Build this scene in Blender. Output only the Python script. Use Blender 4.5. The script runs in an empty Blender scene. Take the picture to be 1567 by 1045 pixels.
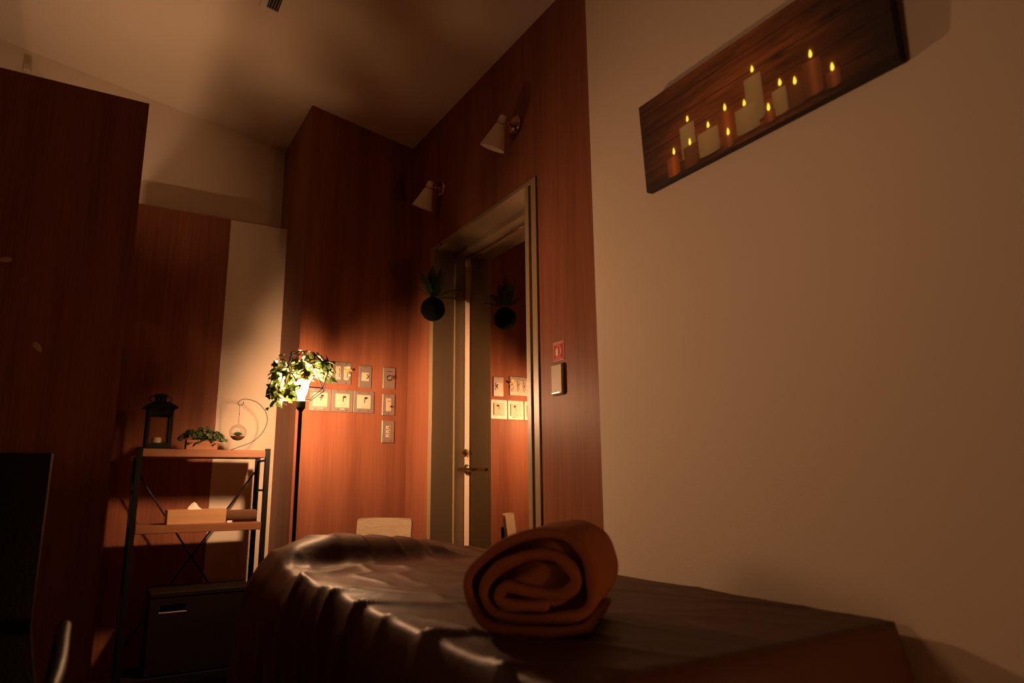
import bpy, math, random
import numpy as np
from mathutils import Vector, Matrix, noise

# ------------------------------------------------------------------ camera, world, lights, exposure
SC = bpy.context.scene
COL = SC.collection
cam_d = bpy.data.cameras.new('camera'); cam = bpy.data.objects.new('camera', cam_d); COL.objects.link(cam)
cam_d.sensor_width = 36; cam_d.lens = 36 * 1045 / 1567
cam.matrix_world = Matrix(((0.8552, -0.0971, -0.5091, 0.0), (-0.5182, -0.1777, -0.8365, 0.0), (-0.0093, 0.9793, -0.2023, 0.92), (0, 0, 0, 1)))
cam_d.clip_start = 0.02
cam_d.dof.use_dof = True; cam_d.dof.focus_distance = 2.9; cam_d.dof.aperture_fstop = 2.6
SC.camera = cam
SC.view_settings.view_transform = 'Standard'; SC.view_settings.look = 'None'
SC.view_settings.gamma = 1.0; SC.view_settings.use_curve_mapping = False
SC.view_settings.exposure = 0.0
SC.cycles.max_bounces = 8; SC.cycles.diffuse_bounces = 5
SC.cycles.sample_clamp_indirect = 4.0
SC.cycles.caustics_reflective = False; SC.cycles.caustics_refractive = False
W = bpy.data.worlds.new('World'); SC.world = W; W.use_nodes = True
W.node_tree.nodes['Background'].inputs[0].default_value = (1.0, .45, .2, 1)
W.node_tree.nodes['Background'].inputs[1].default_value = 0.002

def area(name, loc, target, size, power, col, spread=180):
    l = bpy.data.lights.new(name, 'AREA'); l.energy = power; l.color = col; l.shape = 'DISK'; l.size = size; l.spread = math.radians(spread)
    o = bpy.data.objects.new(name, l); COL.objects.link(o); o.location = loc
    o.rotation_euler = (Vector(target) - Vector(loc)).to_track_quat('-Z', 'Y').to_euler()
    return o
area('wall_fill_light', (-1.05, 1.5, 1.35), (1.39, .85, 1.60), 0.4, 1.4, (1.0, .50, .25), 75)  # unseen fill, added to brighten the cream wall
area('closet_light', (-.32, 3.25, 1.65), (-.32, 3.28, 3.0), 0.22, 4.2, (1.0, .56, .31))
area('bed_end_fill_light', (1.28, -.9, .34), (1.05, .8, .50), 0.2, 1.3, (1.0, .40, .13), 70)  # low fill added out of view to warm the near end of the bed
BULB_STRENGTH = 1200.0
BULB_COLOR = (1.0, .52, .255)

# ------------------------------------------------------------------ materials
def nmat(name):
    m = bpy.data.materials.new(name); m.use_nodes = True
    return m, m.node_tree, m.node_tree.nodes['Principled BSDF']

def mat(name, col, rough=.6, metal=0., spec=.5, bump=0., bscale=80., var=0., vscale=8., sheen=0., trans=0., alpha=1., emis=None, estr=0.):
    m, nt, b = nmat(name)
    b.inputs['Base Color'].default_value = (*col, 1); b.inputs['Roughness'].default_value = rough
    b.inputs['Metallic'].default_value = metal; b.inputs['Specular IOR Level'].default_value = spec
    if sheen: b.inputs['Sheen Weight'].default_value = sheen; b.inputs['Sheen Roughness'].default_value = .5
    if trans: b.inputs['Transmission Weight'].default_value = trans
    if emis: b.inputs['Emission Color'].default_value = (*emis, 1); b.inputs['Emission Strength'].default_value = estr
    if bump or var:
        tc = nt.nodes.new('ShaderNodeTexCoord')
    if var:
        n = nt.nodes.new('ShaderNodeTexNoise'); n.inputs['Scale'].default_value = vscale; n.inputs['Detail'].default_value = 6
        nt.links.new(tc.outputs['Object'], n.inputs['Vector'])
        r = nt.nodes.new('ShaderNodeValToRGB')
        r.color_ramp.elements[0].position = .3; r.color_ramp.elements[1].position = .7
        r.color_ramp.elements[0].color = (*[c * (1 - var) for c in col], 1)
        r.color_ramp.elements[1].color = (*[min(1, c * (1 + var)) for c in col], 1)
        nt.links.new(n.outputs['Fac'], r.inputs['Fac']); nt.links.new(r.outputs['Color'], b.inputs['Base Color'])
    if bump:
        n = nt.nodes.new('ShaderNodeTexNoise'); n.inputs['Scale'].default_value = bscale; n.inputs['Detail'].default_value = 3
        nt.links.new(tc.outputs['Object'], n.inputs['Vector'])
        bp = nt.nodes.new('ShaderNodeBump'); bp.inputs['Strength'].default_value = bump; bp.inputs['Distance'].default_value = .002
        nt.links.new(n.outputs['Fac'], bp.inputs['Height']); nt.links.new(bp.outputs['Normal'], b.inputs['Normal'])
    return m

def wood(name, c1, c2, axis='z', rough=.4, scale=1.0, spec=.4):
    """straight-grained veneer: noise stretched along one world axis"""
    m, nt, b = nmat(name)
    b.inputs['Roughness'].default_value = rough; b.inputs['Specular IOR Level'].default_value = spec
    tc = nt.nodes.new('ShaderNodeTexCoord')
    def layer(s_across, s_along, detail):
        mp = nt.nodes.new('ShaderNodeMapping')
        s = [s_across * scale] * 3; s['xyz'.index(axis)] = s_along * scale
        mp.inputs['Scale'].default_value = s
        nt.links.new(tc.outputs['Object'], mp.inputs['Vector'])
        n = nt.nodes.new('ShaderNodeTexNoise'); n.inputs['Scale'].default_value = 1; n.inputs['Detail'].default_value = detail
        nt.links.new(mp.outputs[0], n.inputs['Vector'])
        return n.outputs['Fac']
    a = layer(14, .7, 5); f = layer(220, 3.5, 3)
    mx = nt.nodes.new('ShaderNodeMath'); mx.operation = 'MULTIPLY_ADD'; mx.inputs[1].default_value = .55
    nt.links.new(a, mx.inputs[0])
    m2 = nt.nodes.new('ShaderNodeMath'); m2.operation = 'MULTIPLY'; m2.inputs[1].default_value = .45
    nt.links.new(f, m2.inputs[0]); nt.links.new(m2.outputs[0], mx.inputs[2])
    r = nt.nodes.new('ShaderNodeValToRGB'); r.color_ramp.elements[0].position = .36; r.color_ramp.elements[1].position = .64
    r.color_ramp.elements[0].color = (*c1, 1); r.color_ramp.elements[1].color = (*c2, 1)
    nt.links.new(mx.outputs[0], r.inputs['Fac']); nt.links.new(r.outputs['Color'], b.inputs['Base Color'])
    bp = nt.nodes.new('ShaderNodeBump'); bp.inputs['Strength'].default_value = .25; bp.inputs['Distance'].default_value = .001
    nt.links.new(f, bp.inputs['Height']); nt.links.new(bp.outputs['Normal'], b.inputs['Normal'])
    return m

def brushed(name, col, rough=.35):
    m, nt, b = nmat(name)
    b.inputs['Base Color'].default_value = (*col, 1); b.inputs['Metallic'].default_value = .7; b.inputs['Roughness'].default_value = rough
    return m

M = {}
M['cream'] = mat('cream_wallpaper', (.72, .62, .50), .75, spec=.25, bump=.25, bscale=160)
M['ceil'] = mat('ceiling_paper', (.66, .57, .44), .85, spec=.2, bump=.2, bscale=120)
M['wood'] = wood('red_brown_veneer', (.20, .069, .037), (.30, .114, .063), 'z', .42, 1.0, .08)
M['floor'] = wood('dark_floorboard', (.05, .025, .014), (.10, .05, .028), 'y', .45)
M['base'] = mat('baseboard_paint', (.35, .18, .10), .5)
M['olive'] = mat('door_frame_paint', (.27, .20, .12), .38, spec=.5)
M['stile'] = mat('cream_door_edge', (.72, .56, .42), .35)
M['mirror'] = mat('mirror_glass', (.80, .72, .62), .015, metal=1.0)
M['brass'] = mat('polished_brass', (.62, .42, .20), .18, metal=1.0)
M['steel'] = brushed('brushed_steel', (.46, .39, .34))
M['ivory'] = mat('ivory_plastic', (.50, .42, .32), .4)
M['yellow'] = mat('yellow_tape', (.75, .42, .06), .5)
M['dark'] = mat('dark_plastic', (.03, .02, .015), .4)
M['black'] = mat('black_metal', (.006, .005, .004), .5, spec=.2)
M['shelfwood'] = wood('shelf_board_wood', (.17, .065, .030), (.26, .11, .052), 'x', .5)
M['lightwood'] = wood('light_wood', (.42, .23, .11), (.53, .31, .155), 'x', .5)
M['chairwood'] = wood('pale_chair_veneer', (.33, .24, .16), (.47, .36, .25), 'x', .5)
M['shade'] = mat('white_shade_glass', (.86, .78, .66), .4)
M['moss'] = mat('dark_moss', (.005, .005, .003), .95, bump=1, bscale=60, spec=.05)
M['fern'] = mat('dark_fern', (.020, .045, .014), .7, spec=.15)
M['ivy'] = mat('ivy_leaf', (.045, .095, .025), .5, var=.4, vscale=20)
M['tissue'] = mat('white_tissue', (.8, .76, .70), .9)
M['cloth'] = mat('brown_towel', (.11, .052, .025), .95, bump=1, bscale=500, sheen=.3, spec=.1)
M['candle'] = mat('cream_wax', (.75, .62, .35), .5)
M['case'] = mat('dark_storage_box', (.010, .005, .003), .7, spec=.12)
M['leather'] = mat('black_leather', (.006, .005, .005), .42, spec=.22, bump=.5, bscale=200)
M['rope'] = mat('jute_cord', (.16, .08, .04), .9)
M['soil'] = mat('terrarium_soil', (.18, .07, .03), .9, bump=1, bscale=150)
M['red'] = mat('red_sticker', (.50, .006, .012), .6, spec=.15)
M['signwhite'] = mat('sticker_print', (.70, .60, .52), .6, spec=.2)
M['plate'] = mat('beige_cover_plate', (.34, .24, .13), .5)
M['pot'] = wood('wooden_planter', (.24, .09, .04), (.33, .13, .06), 'x', .6)
M['glass'] = mat('clear_glass', (1, 1, 1), .02, trans=1.0)
M['ventblack'] = mat('vent_interior', (.008, .008, .008), .8)

def thin_glass(name, tint):
    m = bpy.data.materials.new(name); m.use_nodes = True; nt = m.node_tree; nt.nodes.clear()
    out = nt.nodes.new('ShaderNodeOutputMaterial'); t = nt.nodes.new('ShaderNodeBsdfTransparent'); g = nt.nodes.new('ShaderNodeBsdfGlossy')
    t.inputs[0].default_value = (*tint, 1); g.inputs['Roughness'].default_value = .03
    lw = nt.nodes.new('ShaderNodeLayerWeight'); lw.inputs[0].default_value = .25
    mx = nt.nodes.new('ShaderNodeMixShader'); nt.links.new(lw.outputs['Facing'], mx.inputs[0])
    mm = nt.nodes.new('ShaderNodeMath'); mm.operation = 'MULTIPLY'; mm.inputs[1].default_value = .45
    nt.links.new(lw.outputs['Facing'], mm.inputs[0]); nt.links.new(mm.outputs[0], mx.inputs[0])
    nt.links.new(t.outputs[0], mx.inputs[1]); nt.links.new(g.outputs[0], mx.inputs[2]); nt.links.new(mx.outputs[0], out.inputs[0])
    return m
M['thinglass'] = thin_glass('thin_clear_glass', (.93, .92, .90))

def leafmat(name, c1, c2, stripe):
    """oval leaf with pale margin or centre stripe, slightly translucent"""
    m = bpy.data.materials.new(name); m.use_nodes = True; nt = m.node_tree; nt.nodes.clear()
    out = nt.nodes.new('ShaderNodeOutputMaterial')
    tc = nt.nodes.new('ShaderNodeTexCoord'); sp = nt.nodes.new('ShaderNodeSeparateXYZ'); nt.links.new(tc.outputs['Object'], sp.inputs[0])
    ab = nt.nodes.new('ShaderNodeMath'); ab.operation = 'ABSOLUTE'; nt.links.new(sp.outputs['X'], ab.inputs[0])
    r = nt.nodes.new('ShaderNodeValToRGB'); e = r.color_ramp.elements
    sc = nt.nodes.new('ShaderNodeMath'); sc.operation = 'MULTIPLY'; sc.inputs[1].default_value = 90; nt.links.new(ab.outputs[0], sc.inputs[0])
    nt.links.new(sc.outputs[0], r.inputs['Fac'])
    if stripe:
        e[0].position = .12; e[0].color = (*c2, 1); e[1].position = .3; e[1].color = (*c1, 1)
        k = e.new(.62); k.color = (*c1, 1); k = e.new(.75); k.color = (*c2, 1)
    else:
        e[0].position = 0; e[0].color = (*c1, 1); e[1].position = .9; e[1].color = (*c2, 1)
    d = nt.nodes.new('ShaderNodeBsdfPrincipled'); d.inputs['Roughness'].default_value = .45
    t = nt.nodes.new('ShaderNodeBsdfTranslucent')
    mx = nt.nodes.new('ShaderNodeMixShader'); mx.inputs[0].default_value = .12
    nt.links.new(r.outputs[0], d.inputs['Base Color']); nt.links.new(r.outputs[0], t.inputs[0])
    nt.links.new(d.outputs[0], mx.inputs[1]); nt.links.new(t.outputs[0], mx.inputs[2]); nt.links.new(mx.outputs[0], out.inputs[0])
    return m
M['leaf_striped'] = leafmat('striped_leaf', (.030, .038, .012), (.22, .19, .075), True)
M['leaf_green'] = leafmat('ivy_green_leaf', (.030, .070, .018), (.075, .12, .032), False)
M['leaf_lime'] = leafmat('lime_leaf', (.10, .15, .03), (.18, .21, .06), False)

# ------------------------------------------------------------------ mesh builder
class MB:
    def __init__(s): s.v = []; s.f = []; s.m = []; s.mi = 0
    def add(s, vs, fs, M4=None):
        n = len(s.v)
        for p in vs:
            p = Vector(p); s.v.append(tuple(M4 @ p) if M4 else tuple(p))
        for f in fs: s.f.append(tuple(i + n for i in f)); s.m.append(s.mi)
        return s
    def box(s, lo, hi, bev=0., M4=None):
        x0, y0, z0 = lo; x1, y1, z1 = hi
        if bev <= 0:
            vs = [(x, y, z) for z in (z0, z1) for y in (y0, y1) for x in (x0, x1)]
            return s.add(vs, [(0, 2, 3, 1), (4, 5, 7, 6), (0, 1, 5, 4), (2, 6, 7, 3), (0, 4, 6, 2), (1, 3, 7, 5)], M4)
        b = min(bev, (x1 - x0) / 2.01, (y1 - y0) / 2.01, (z1 - z0) / 2.01)
        vs = []
        idx = {}
        for sx in (0, 1):
            for sy in (0, 1):
                for sz in (0, 1):
                    X = (x0, x1)[sx]; Y = (y0, y1)[sy]; Z = (z0, z1)[sz]
                    dx = b if sx == 0 else -b; dy = b if sy == 0 else -b; dz = b if sz == 0 else -b
                    idx[sx, sy, sz] = len(vs)
                    vs += [(X, Y + dy, Z + dz), (X + dx, Y, Z + dz), (X + dx, Y + dy, Z)]
        I = lambda a, b_, c, k: idx[a, b_, c] + k
        fs = []
        fs.append([I(0, 0, 0, 0), I(0, 0, 1, 0), I(0, 1, 1, 0), I(0, 1, 0, 0)]); fs.append([I(1, 0, 0, 0), I(1, 1, 0, 0), I(1, 1, 1, 0), I(1, 0, 1, 0)])
        fs.append([I(0, 0, 0, 1), I(1, 0, 0, 1), I(1, 0, 1, 1), I(0, 0, 1, 1)]); fs.append([I(0, 1, 0, 1), I(0, 1, 1, 1), I(1, 1, 1, 1), I(1, 1, 0, 1)])
        fs.append([I(0, 0, 0, 2), I(0, 1, 0, 2), I(1, 1, 0, 2), I(1, 0, 0, 2)]); fs.append([I(0, 0, 1, 2), I(1, 0, 1, 2), I(1, 1, 1, 2), I(0, 1, 1, 2)])
        for a in (0, 1):
            for c in (0, 1):
                fs.append([I(a, c, 0, 0), I(a, c, 1, 0), I(a, c, 1, 1), I(a, c, 0, 1)])
                fs.append([I(a, 0, c, 0), I(a, 1, c, 0), I(a, 1, c, 2), I(a, 0, c, 2)])
                fs.append([I(0, a, c, 1), I(1, a, c, 1), I(1, a, c, 2), I(0, a, c, 2)])
                for e in (0, 1): fs.append([I(a, c, e, 0), I(a, c, e, 1), I(a, c, e, 2)])
        return s.add(vs, fs, M4)
    def tube(s, pts, r, n=8, closed=False, M4=None):
        pts = [Vector(p) for p in pts]; N = len(pts)
        rr = r if isinstance(r, (list, tuple)) else [r] * N
        vs = []; fs = []; up = None
        for i, p in enumerate(pts):
            if closed: t = pts[(i + 1) % N] - pts[i - 1]
            else: t = pts[min(i + 1, N - 1)] - pts[max(i - 1, 0)]
            t = t.normalized() if t.length > 1e-9 else Vector((0, 0, 1))
            if up is None: up = Vector((0, 0, 1)) if abs(t.z) < .9 else Vector((1, 0, 0))
            a = (up - t * up.dot(t)).normalized(); b = t.cross(a); up = a
            for k in range(n):
                an = 2 * math.pi * k / n; vs.append(p + (a * math.cos(an) + b * math.sin(an)) * rr[i])
        for i in range(N if closed else N - 1):
            j = (i + 1) % N
            for k in range(n):
                fs.append((i * n + k, i * n + (k + 1) % n, j * n + (k + 1) % n, j * n + k))
        if not closed: fs.append(tuple(range(n))[::-1]); fs.append(tuple((N - 1) * n + k for k in range(n)))
        return s.add(vs, fs, M4)
    def lathe(s, prof, n=24, M4=None, cap=True):
        vs = []; fs = []
        for r, z in prof:
            for k in range(n): an = 2 * math.pi * k / n; vs.append((r * math.cos(an), r * math.sin(an), z))
        for i in range(len(prof) - 1):
            for k in range(n): fs.append((i * n + k, i * n + (k + 1) % n, (i + 1) * n + (k + 1) % n, (i + 1) * n + k))
        if cap: fs.append(tuple(range(n))[::-1]); fs.append(tuple((len(prof) - 1) * n + k for k in range(n)))
        return s.add(vs, fs, M4)
    def poly(s, pts, t, M4=None):
        """flat polygon in local xy extruded by t in z"""
        n = len(pts); vs = [(x, y, 0) for x, y in pts] + [(x, y, t) for x, y in pts]
        fs = [tuple(range(n))[::-1], tuple(range(n, 2 * n))] + [(i, (i + 1) % n, (i + 1) % n + n, i + n) for i in range(n)]
        return s.add(vs, fs, M4)
    def build(s, name, m, parent=None, smooth=False, loc=None):
        me = bpy.data.meshes.new(name); me.from_pydata(s.v, [], s.f)
        for x in (m if isinstance(m, (list, tuple)) else [m]): me.materials.append(x)
        if isinstance(m, (list, tuple)): me.polygons.foreach_set('material_index', s.m)
        import bmesh as _b
        bm = _b.new(); bm.from_mesh(me); _b.ops.recalc_face_normals(bm, faces=bm.faces); bm.to_mesh(me); bm.free()
        if smooth:
            me.polygons.foreach_set('use_smooth', [True] * len(me.polygons))
            if smooth == 'auto': me.set_sharp_from_angle(angle=math.radians(35))
        me.update()
        o = bpy.data.objects.new(name, me); COL.objects.link(o)
        if parent: o.parent = parent
        if loc: o.location = loc
        return o

def thing(name, label, cat, loc=(0, 0, 0), rz=0., group=None):
    o = bpy.data.objects.new(name, None); COL.objects.link(o); o.location = loc; o.rotation_euler = (0, 0, rz)
    o.empty_display_size = .05
    return tag(o, label, cat, group)
def tag(o, label, cat, group=None):
    o['label'] = label; o['category'] = cat
    if group: o['group'] = group
    return o
def struct(name, mb, m, parent=None):
    o = mb.build(name, m, parent)
    if not parent: o['kind'] = 'structure'
    return o
def axis_to(p, q):
    """matrix with local z along p->q, origin p"""
    d = Vector(q) - Vector(p); return Matrix.Translation(Vector(p)) @ d.to_track_quat('Z', 'Y').to_matrix().to_4x4()
def catmull(P, k=6, closed=False):
    P = [Vector(p) for p in P]; out = []; n = len(P)
    for i in range(n if closed else n - 1):
        if closed: a, b, c, d = P[i - 1], P[i], P[(i + 1) % n], P[(i + 2) % n]
        else: a, b, c, d = P[max(i - 1, 0)], P[i], P[i + 1], P[min(i + 2, n - 1)]
        for j in range(k):
            t = j / k; out.append(.5 * ((2 * b) + (c - a) * t + (2 * a - 5 * b + 4 * c - d) * t * t + (3 * b - a - 3 * c + d) * t ** 3))
    if not closed: out.append(P[-1])
    return out
rnd = random.Random(7)

# ------------------------------------------------------------------ room shell
XW = 1.39; YB = 3.35; YS = 1.742; YP = 3.77; XC = 0.817; YU = 3.95; HP = 2.33; YA = 2.70; XA = 0.055
XL = -2.6; YF = -2.0
def ceil_z(x): return 2.785 + .176 * (XW - x)

struct('floor', MB().box((XL, YF, -.05), (1.75, 4.2, 0)), M['floor'])
vs = [(x, y, ceil_z(x) + dz) for dz in (0, .06) for (x, y) in ((XL - .1, YF - .1), (1.75, YF - .1), (1.75, 4.2), (XL - .1, 4.2))]
struct('ceiling', MB().add(vs, [(3, 2, 1, 0), (4, 5, 6, 7), (0, 1, 5, 4), (1, 2, 6, 5), (2, 3, 7, 6), (3, 0, 4, 7)]), M['ceil'])
TOP = 2.80
wr = struct('wall_right', MB().box((XW, YF, 0), (XW + .2, YS, TOP)), M['cream'])
g = .0009
for lo, hi in (((XW, YS + g, 0), (XW + .2, 2.087, TOP)), ((XW, 2.087, 2.10), (XW + .2, 3.000 - g, TOP)),
               ((XW, 3.000 + g, 2.10), (XW + .2, 3.068, TOP)), ((XW, 3.068, 0), (XW + .2, YB + .3, TOP))):
    struct('wood_panel', MB().box(lo, hi), M['wood'], wr)
struct('wall_back', MB().box((XC, YB, 0), (XW, 4.05, 2.92)), M['wood'])
wu = struct('wall_far', MB().box((XL, YU, 0), (XC, YU + .1, 3.6)), M['cream'])
wp = struct('wall_left', MB().box((.52, YP, 0), (XC, YP + .05, HP)), M['cream'])
struct('wood_panel', MB().box((XA, YP, 0), (.52 - g, YP + .05, HP)), M['wood'], wp)
struct('side_panel', MB().box((.012, YA + .04, 0), (XA, YP + .05, HP)), M['wood'], wp)
wq = struct('wall_front', MB().box((-.9, YA, 0), (XA, YA + .04, HP)), M['wood'])
struct('wood_panel', MB().box((XL, YA, 0), (-.9 - g * 2, YA + .04, HP)), M['wood'], wq)
struct('wall_side', MB().box((XL - .1, YF, 0), (XL, 4.05, 3.6)), M['cream'])
struct('wall_rear', MB().box((XL, YF - .1, 0), (1.6, YF, 3.6)), M['cream'])
struct('baseboard_front', MB().box((XL, YA - .012, 0), (XA, YA, .075), .002), M['base'])
struct('baseboard_left', MB().box((XA, YP - .012, 0), (XC, YP, .075), .002), M['base'])
struct('baseboard_right', MB().box((XW - .012, YF, 0), (XW, 2.08, .075), .002), M['base'])

# ------------------------------------------------------------------ door, its frame, mirror pane
door = bpy.data.objects.new('door_1', None); COL.objects.link(door); door.location = (1.55, 2.58, 0); door['kind'] = 'structure'
bpy.context.view_layer.update()
def dpart(name, mb, m, smooth=False, parent=None):
    o = mb.build(name, m, None, smooth); p = parent or door; o.parent = p
    base = Vector((1.55, 2.58, 0))
    o.matrix_parent_inverse = Matrix.Translation(-base)
    return o
fr = MB()
# near jamb casing with groove, far jamb casing, head casing
fr.box((XW - .006, 2.087, 0), (XW + .05, 2.122, 2.10), .001); fr.box((XW + .012, 2.122, 0), (XW + .05, 2.140, 2.085))
fr.box((XW - .006, 2.140, 0), (XW + .11, 2.168, 2.085), .001)
fr.box((XW + .05, 2.087, 0), (XW + .2, 2.168, 2.10))
fr.box((XW - .006, 3.029, 0), (XW + .2, 3.068, 2.10), .001)
fr.box((XW - .006, 2.122, 2.082), (XW + .2, 3.029, 2.10), .0008)
dpart('door_frame', fr, M['olive'])
st = MB(); st.box((1.50, 3.011, 0), (1.585, 3.029, 2.082)); st.box((1.50, 2.168, 2.058), (1.585, 3.011, 2.082)); st.box((1.50, 2.168, 0), (1.585, 2.18, 2.058))
dpart('door_stop', st, M['olive'])
dpart('door_leaf', MB().box((1.552, 2.18, .008), (1.592, 3.006, 2.052)), M['stile'])
dpart('mirror_pane', MB().box((1.549, 2.26, .09), (1.552, 2.940, 2.046)), M['mirror'])
tr = MB(); tr.box((1.546, 2.939, .09), (1.552, 2.946, 2.050), .0008); tr.box((1.546, 2.255, .09), (1.552, 2.26, 2.05)); tr.box((1.546, 2.255, 2.044), (1.552, 2.946, 2.05))
dpart('mirror_trim', tr, M['brass'])
Yh = 2.974; Zh = .985
h = MB()
Rx = Matrix.Rotation(-math.pi / 2, 4, 'Y')
def atx(x, y, z): return Matrix.Translation((x, y, z)) @ Rx
h.lathe([(.001, -.001), (.024, 0), (.024, .006), (.018, .010), (.009, .012), (.009, .040)], 20, atx(1.551, Yh, Zh))
h.tube(catmull([(1.512, Yh + .012, Zh), (1.508, Yh, Zh), (1.504, Yh - .02, Zh), (1.503, Yh - .06, Zh - .001), (1.505, Yh - .115, Zh - .004)], 5), .0085, 10)
dpart('door_handle', h, M['brass'], 'auto')
k = MB(); k.lathe([(.001, -.001), (.019, 0), (.019, .010), (.015, .014), (.006, .015), (.006, .018), (.001, .018)], 20, atx(1.551, Yh, 1.062))
k.box((1.524, Yh - .003, 1.052), (1.537, Yh + .003, 1.072), .001)
dpart('lock_cylinder', k, M['brass'], 'auto')

# ------------------------------------------------------------------ air vent in the sloping ceiling
va = math.atan(.176)
vent = thing('ceiling_vent', 'narrow slatted air vent let into the sloping ceiling', 'vent', (.48, 2.48, ceil_z(.48)), 0)
vent.rotation_euler = (0, va, 0)
L = .31; b = MB()
for lo, hi in (((-.052, -L, -.006), (-.024, L, 0)), ((.024, -L, -.006), (.052, L, 0)), ((-.024, L - .028, -.006), (.024, L, 0)), ((-.024, -L, -.006), (.024, -L + .028, 0))):
    b.box(lo, hi, .001)
b.build('frame', M['ceil'], vent)
MB().box((-.024, -L + .028, -.0012), (.024, L - .028, -.0004)).build('duct_opening', M['ventblack'], vent)
for i in range(4):
    x = -.017 + i * .0115
    MB().box((-.0012, -L + .028, -.0015), (.0012, L - .028, .0015), 0, Matrix.Translation((x, 0, -.004)) @ Matrix.Rotation(.6, 4, 'Y')).build('slat', M['steel'], vent)

# ------------------------------------------------------------------ sconces
def make_sconce(label, y, z):
    t = thing('wall_sconce', label, 'wall lamp', (XW, y, z), 0, 'cone shade sconces above the door')
    b = MB(); b.lathe([(.0005, .0), (.043, 0), (.043, .006), (.036, .010), (.034, .014), (.012, .017), (.012, .024), (.001, .024)], 28, Rx)
    b.build('wall_plate', M['brass'], t, 'auto')
    a = MB(); a.tube([(-.020, 0, 0), (-.034, 0, 0)], .006, 10); 
    a.lathe([(.0005, -.011), (.007, -.008), (.0105, 0), (.007, .008), (.0005, .011)], 14, Matrix.Translation((-.037, 0, 0)))
    a.tube([(-.037, 0, 0), (-.047, 0, .010), (-.056, 0, .018)], .0055, 10)
    a.lathe([(.0005, -.006), (.006, -.006), (.008, 0), (.006, .006), (.0005, .006)], 12, Matrix.Translation((0, 0, 0)) @ Matrix.Translation((-.012, 0, -.032)))
    a.build('swivel_arm', M['brass'], t, 'auto')
    p = Vector((-.060, 0, .030)); q = p + Vector((-.16, .41, -.90)).normalized() * .142; Mx = axis_to(p, q); ln = (q - p).length
    s = MB(); s.lathe([(.0005, .0), (.014, .001), (.016, .012), (.0175, .035), (.021, .042), (.0535, ln), (.0515, ln), (.019, .045), (.0005, .042)], 32, Mx, cap=False)
    s.build('shade', M['shade'], t, 'auto')
    s = MB(); s.lathe([(.0178, .033), (.0205, .035), (.0205, .039), (.0178, .041)], 24, Mx, cap=False); s.build('collar', M['brass'], t, 'auto')
    return t
make_sconce('white cone sconce with brass plate above the right end of the door', 2.235, 2.39)
make_sconce('white cone sconce with brass plate above the left end of the door', 2.955, 2.385)

# ------------------------------------------------------------------ security sticker and blank cover plate
sg = thing('security_sticker', 'small red security sticker with white emblem on the wood right of the door', 'sticker', (XW, 1.962, 1.3785))
# local frame for wall things on x=XW facing -x: u = -y (to the right as seen), v = z
FW = Matrix(((0, 0, -1, 0), (-1, 0, 0, 0), (0, 1, 0, 0), (0, 0, 0, 1)))
MB().box((-.0335, -.034, 0), (.0335, .034, .0012), .0003, FW).build('backing', M['red'], sg)
b = MB(); w = .0016
for lo, hi in (((-.0335, -.034), (.0335, -.034 + w)), ((-.0335, .034 - w), (.0335, .034)), ((-.0335, -.034), (-.0335 + w, .034)), ((.0335 - w, -.034), (.0335, .034))):
    b.box((lo[0], lo[1], .0011), (hi[0], hi[1], .0016), 0, FW)
b.box((-.024, -.0285, .0011), (.024, -.0272, .0016), 0, FW)
b.build('border', M['signwhite'], sg)
b = MB()
ring = [(math.cos(a) * .0195, math.sin(a) * .0215 - .002) for a in [i * math.pi / 20 for i in range(40)]]
b.tube([(x, y, .0014) for x, y in ring], .0009, 6, True, FW)
b.poly([(-.0175, -.010), (-.0175, .008), (-.012, .012), (-.004, .012), (-.003, .004), (-.004, -.016), (-.012, -.016)], .0005, FW @ Matrix.Translation((0, 0, .0011)))
b.poly([(.004, .016), (.010, .012), (.0145, .002), (.012, -.010), (.005, -.018), (.009, -.006), (.009, .008)], .0005, FW @ Matrix.Translation((0, 0, .0011)))
b.build('emblem', M['signwhite'], sg)
def text(body, size, M4, m, parent, name, ext=.0003):
    c = bpy.data.curves.new(name, 'FONT'); c.body = body; c.size = size; c.align_x = 'CENTER'; c.align_y = 'CENTER'; c.extrude = ext
    o = bpy.data.objects.new(name, c); COL.objects.link(o)
    bpy.context.view_layer.update()
    me = bpy.data.meshes.new_from_object(o.evaluated_get(bpy.context.evaluated_depsgraph_get()))
    bpy.data.objects.remove(o)
    me.name = name; me.transform(M4); me.materials.clear(); me.materials.append(m)
    o = bpy.data.objects.new(name, me); COL.objects.link(o); o.parent = parent; return o
text('SECURITY', .0115, FW @ Matrix.Translation((0, .0265, .0014)) @ Matrix.Diagonal((1.05, 1, 1, 1)), M['signwhite'], sg, 'lettering')

cp = thing('switch_cover', 'blank beige cover plate on the wood below the red sticker', 'cover plate', (XW, 1.965, 1.277))
MB().box((-.036, -.0565, 0), (.036, .0565, .012), .006, FW).build('plate', M['plate'], cp)
MB().box((-.028, -.050, .012), (.016, -.047, .0125), 0, FW).build('edge_strip', M['steel'], cp)

# ------------------------------------------------------------------ switch plates on the back wood wall (facing -y)
FB = Matrix(((1, 0, 0, 0), (0, 0, -1, 0), (0, 1, 0, 0), (0, 0, 0, 1)))
def plate_base(label, x, z, w, h, group, name='switch_plate', cat='switch'):
    t = thing(name, label, cat, (x, YB, z), 0, group)
    MB().box((-w / 2, -h / 2, 0), (w / 2, h / 2, .006), .002, FB).build('plate', M['steel'], t)
    return t
def screws(t, pts):
    for x, y in pts:
        MB().lathe([(.0003, .0055), (.0026, .0055), (.0024, .0068), (.0003, .0070)], 10, FB @ Matrix.Translation((x, y, 0))).build('screw', M['dark'], t, 'auto')
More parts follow.
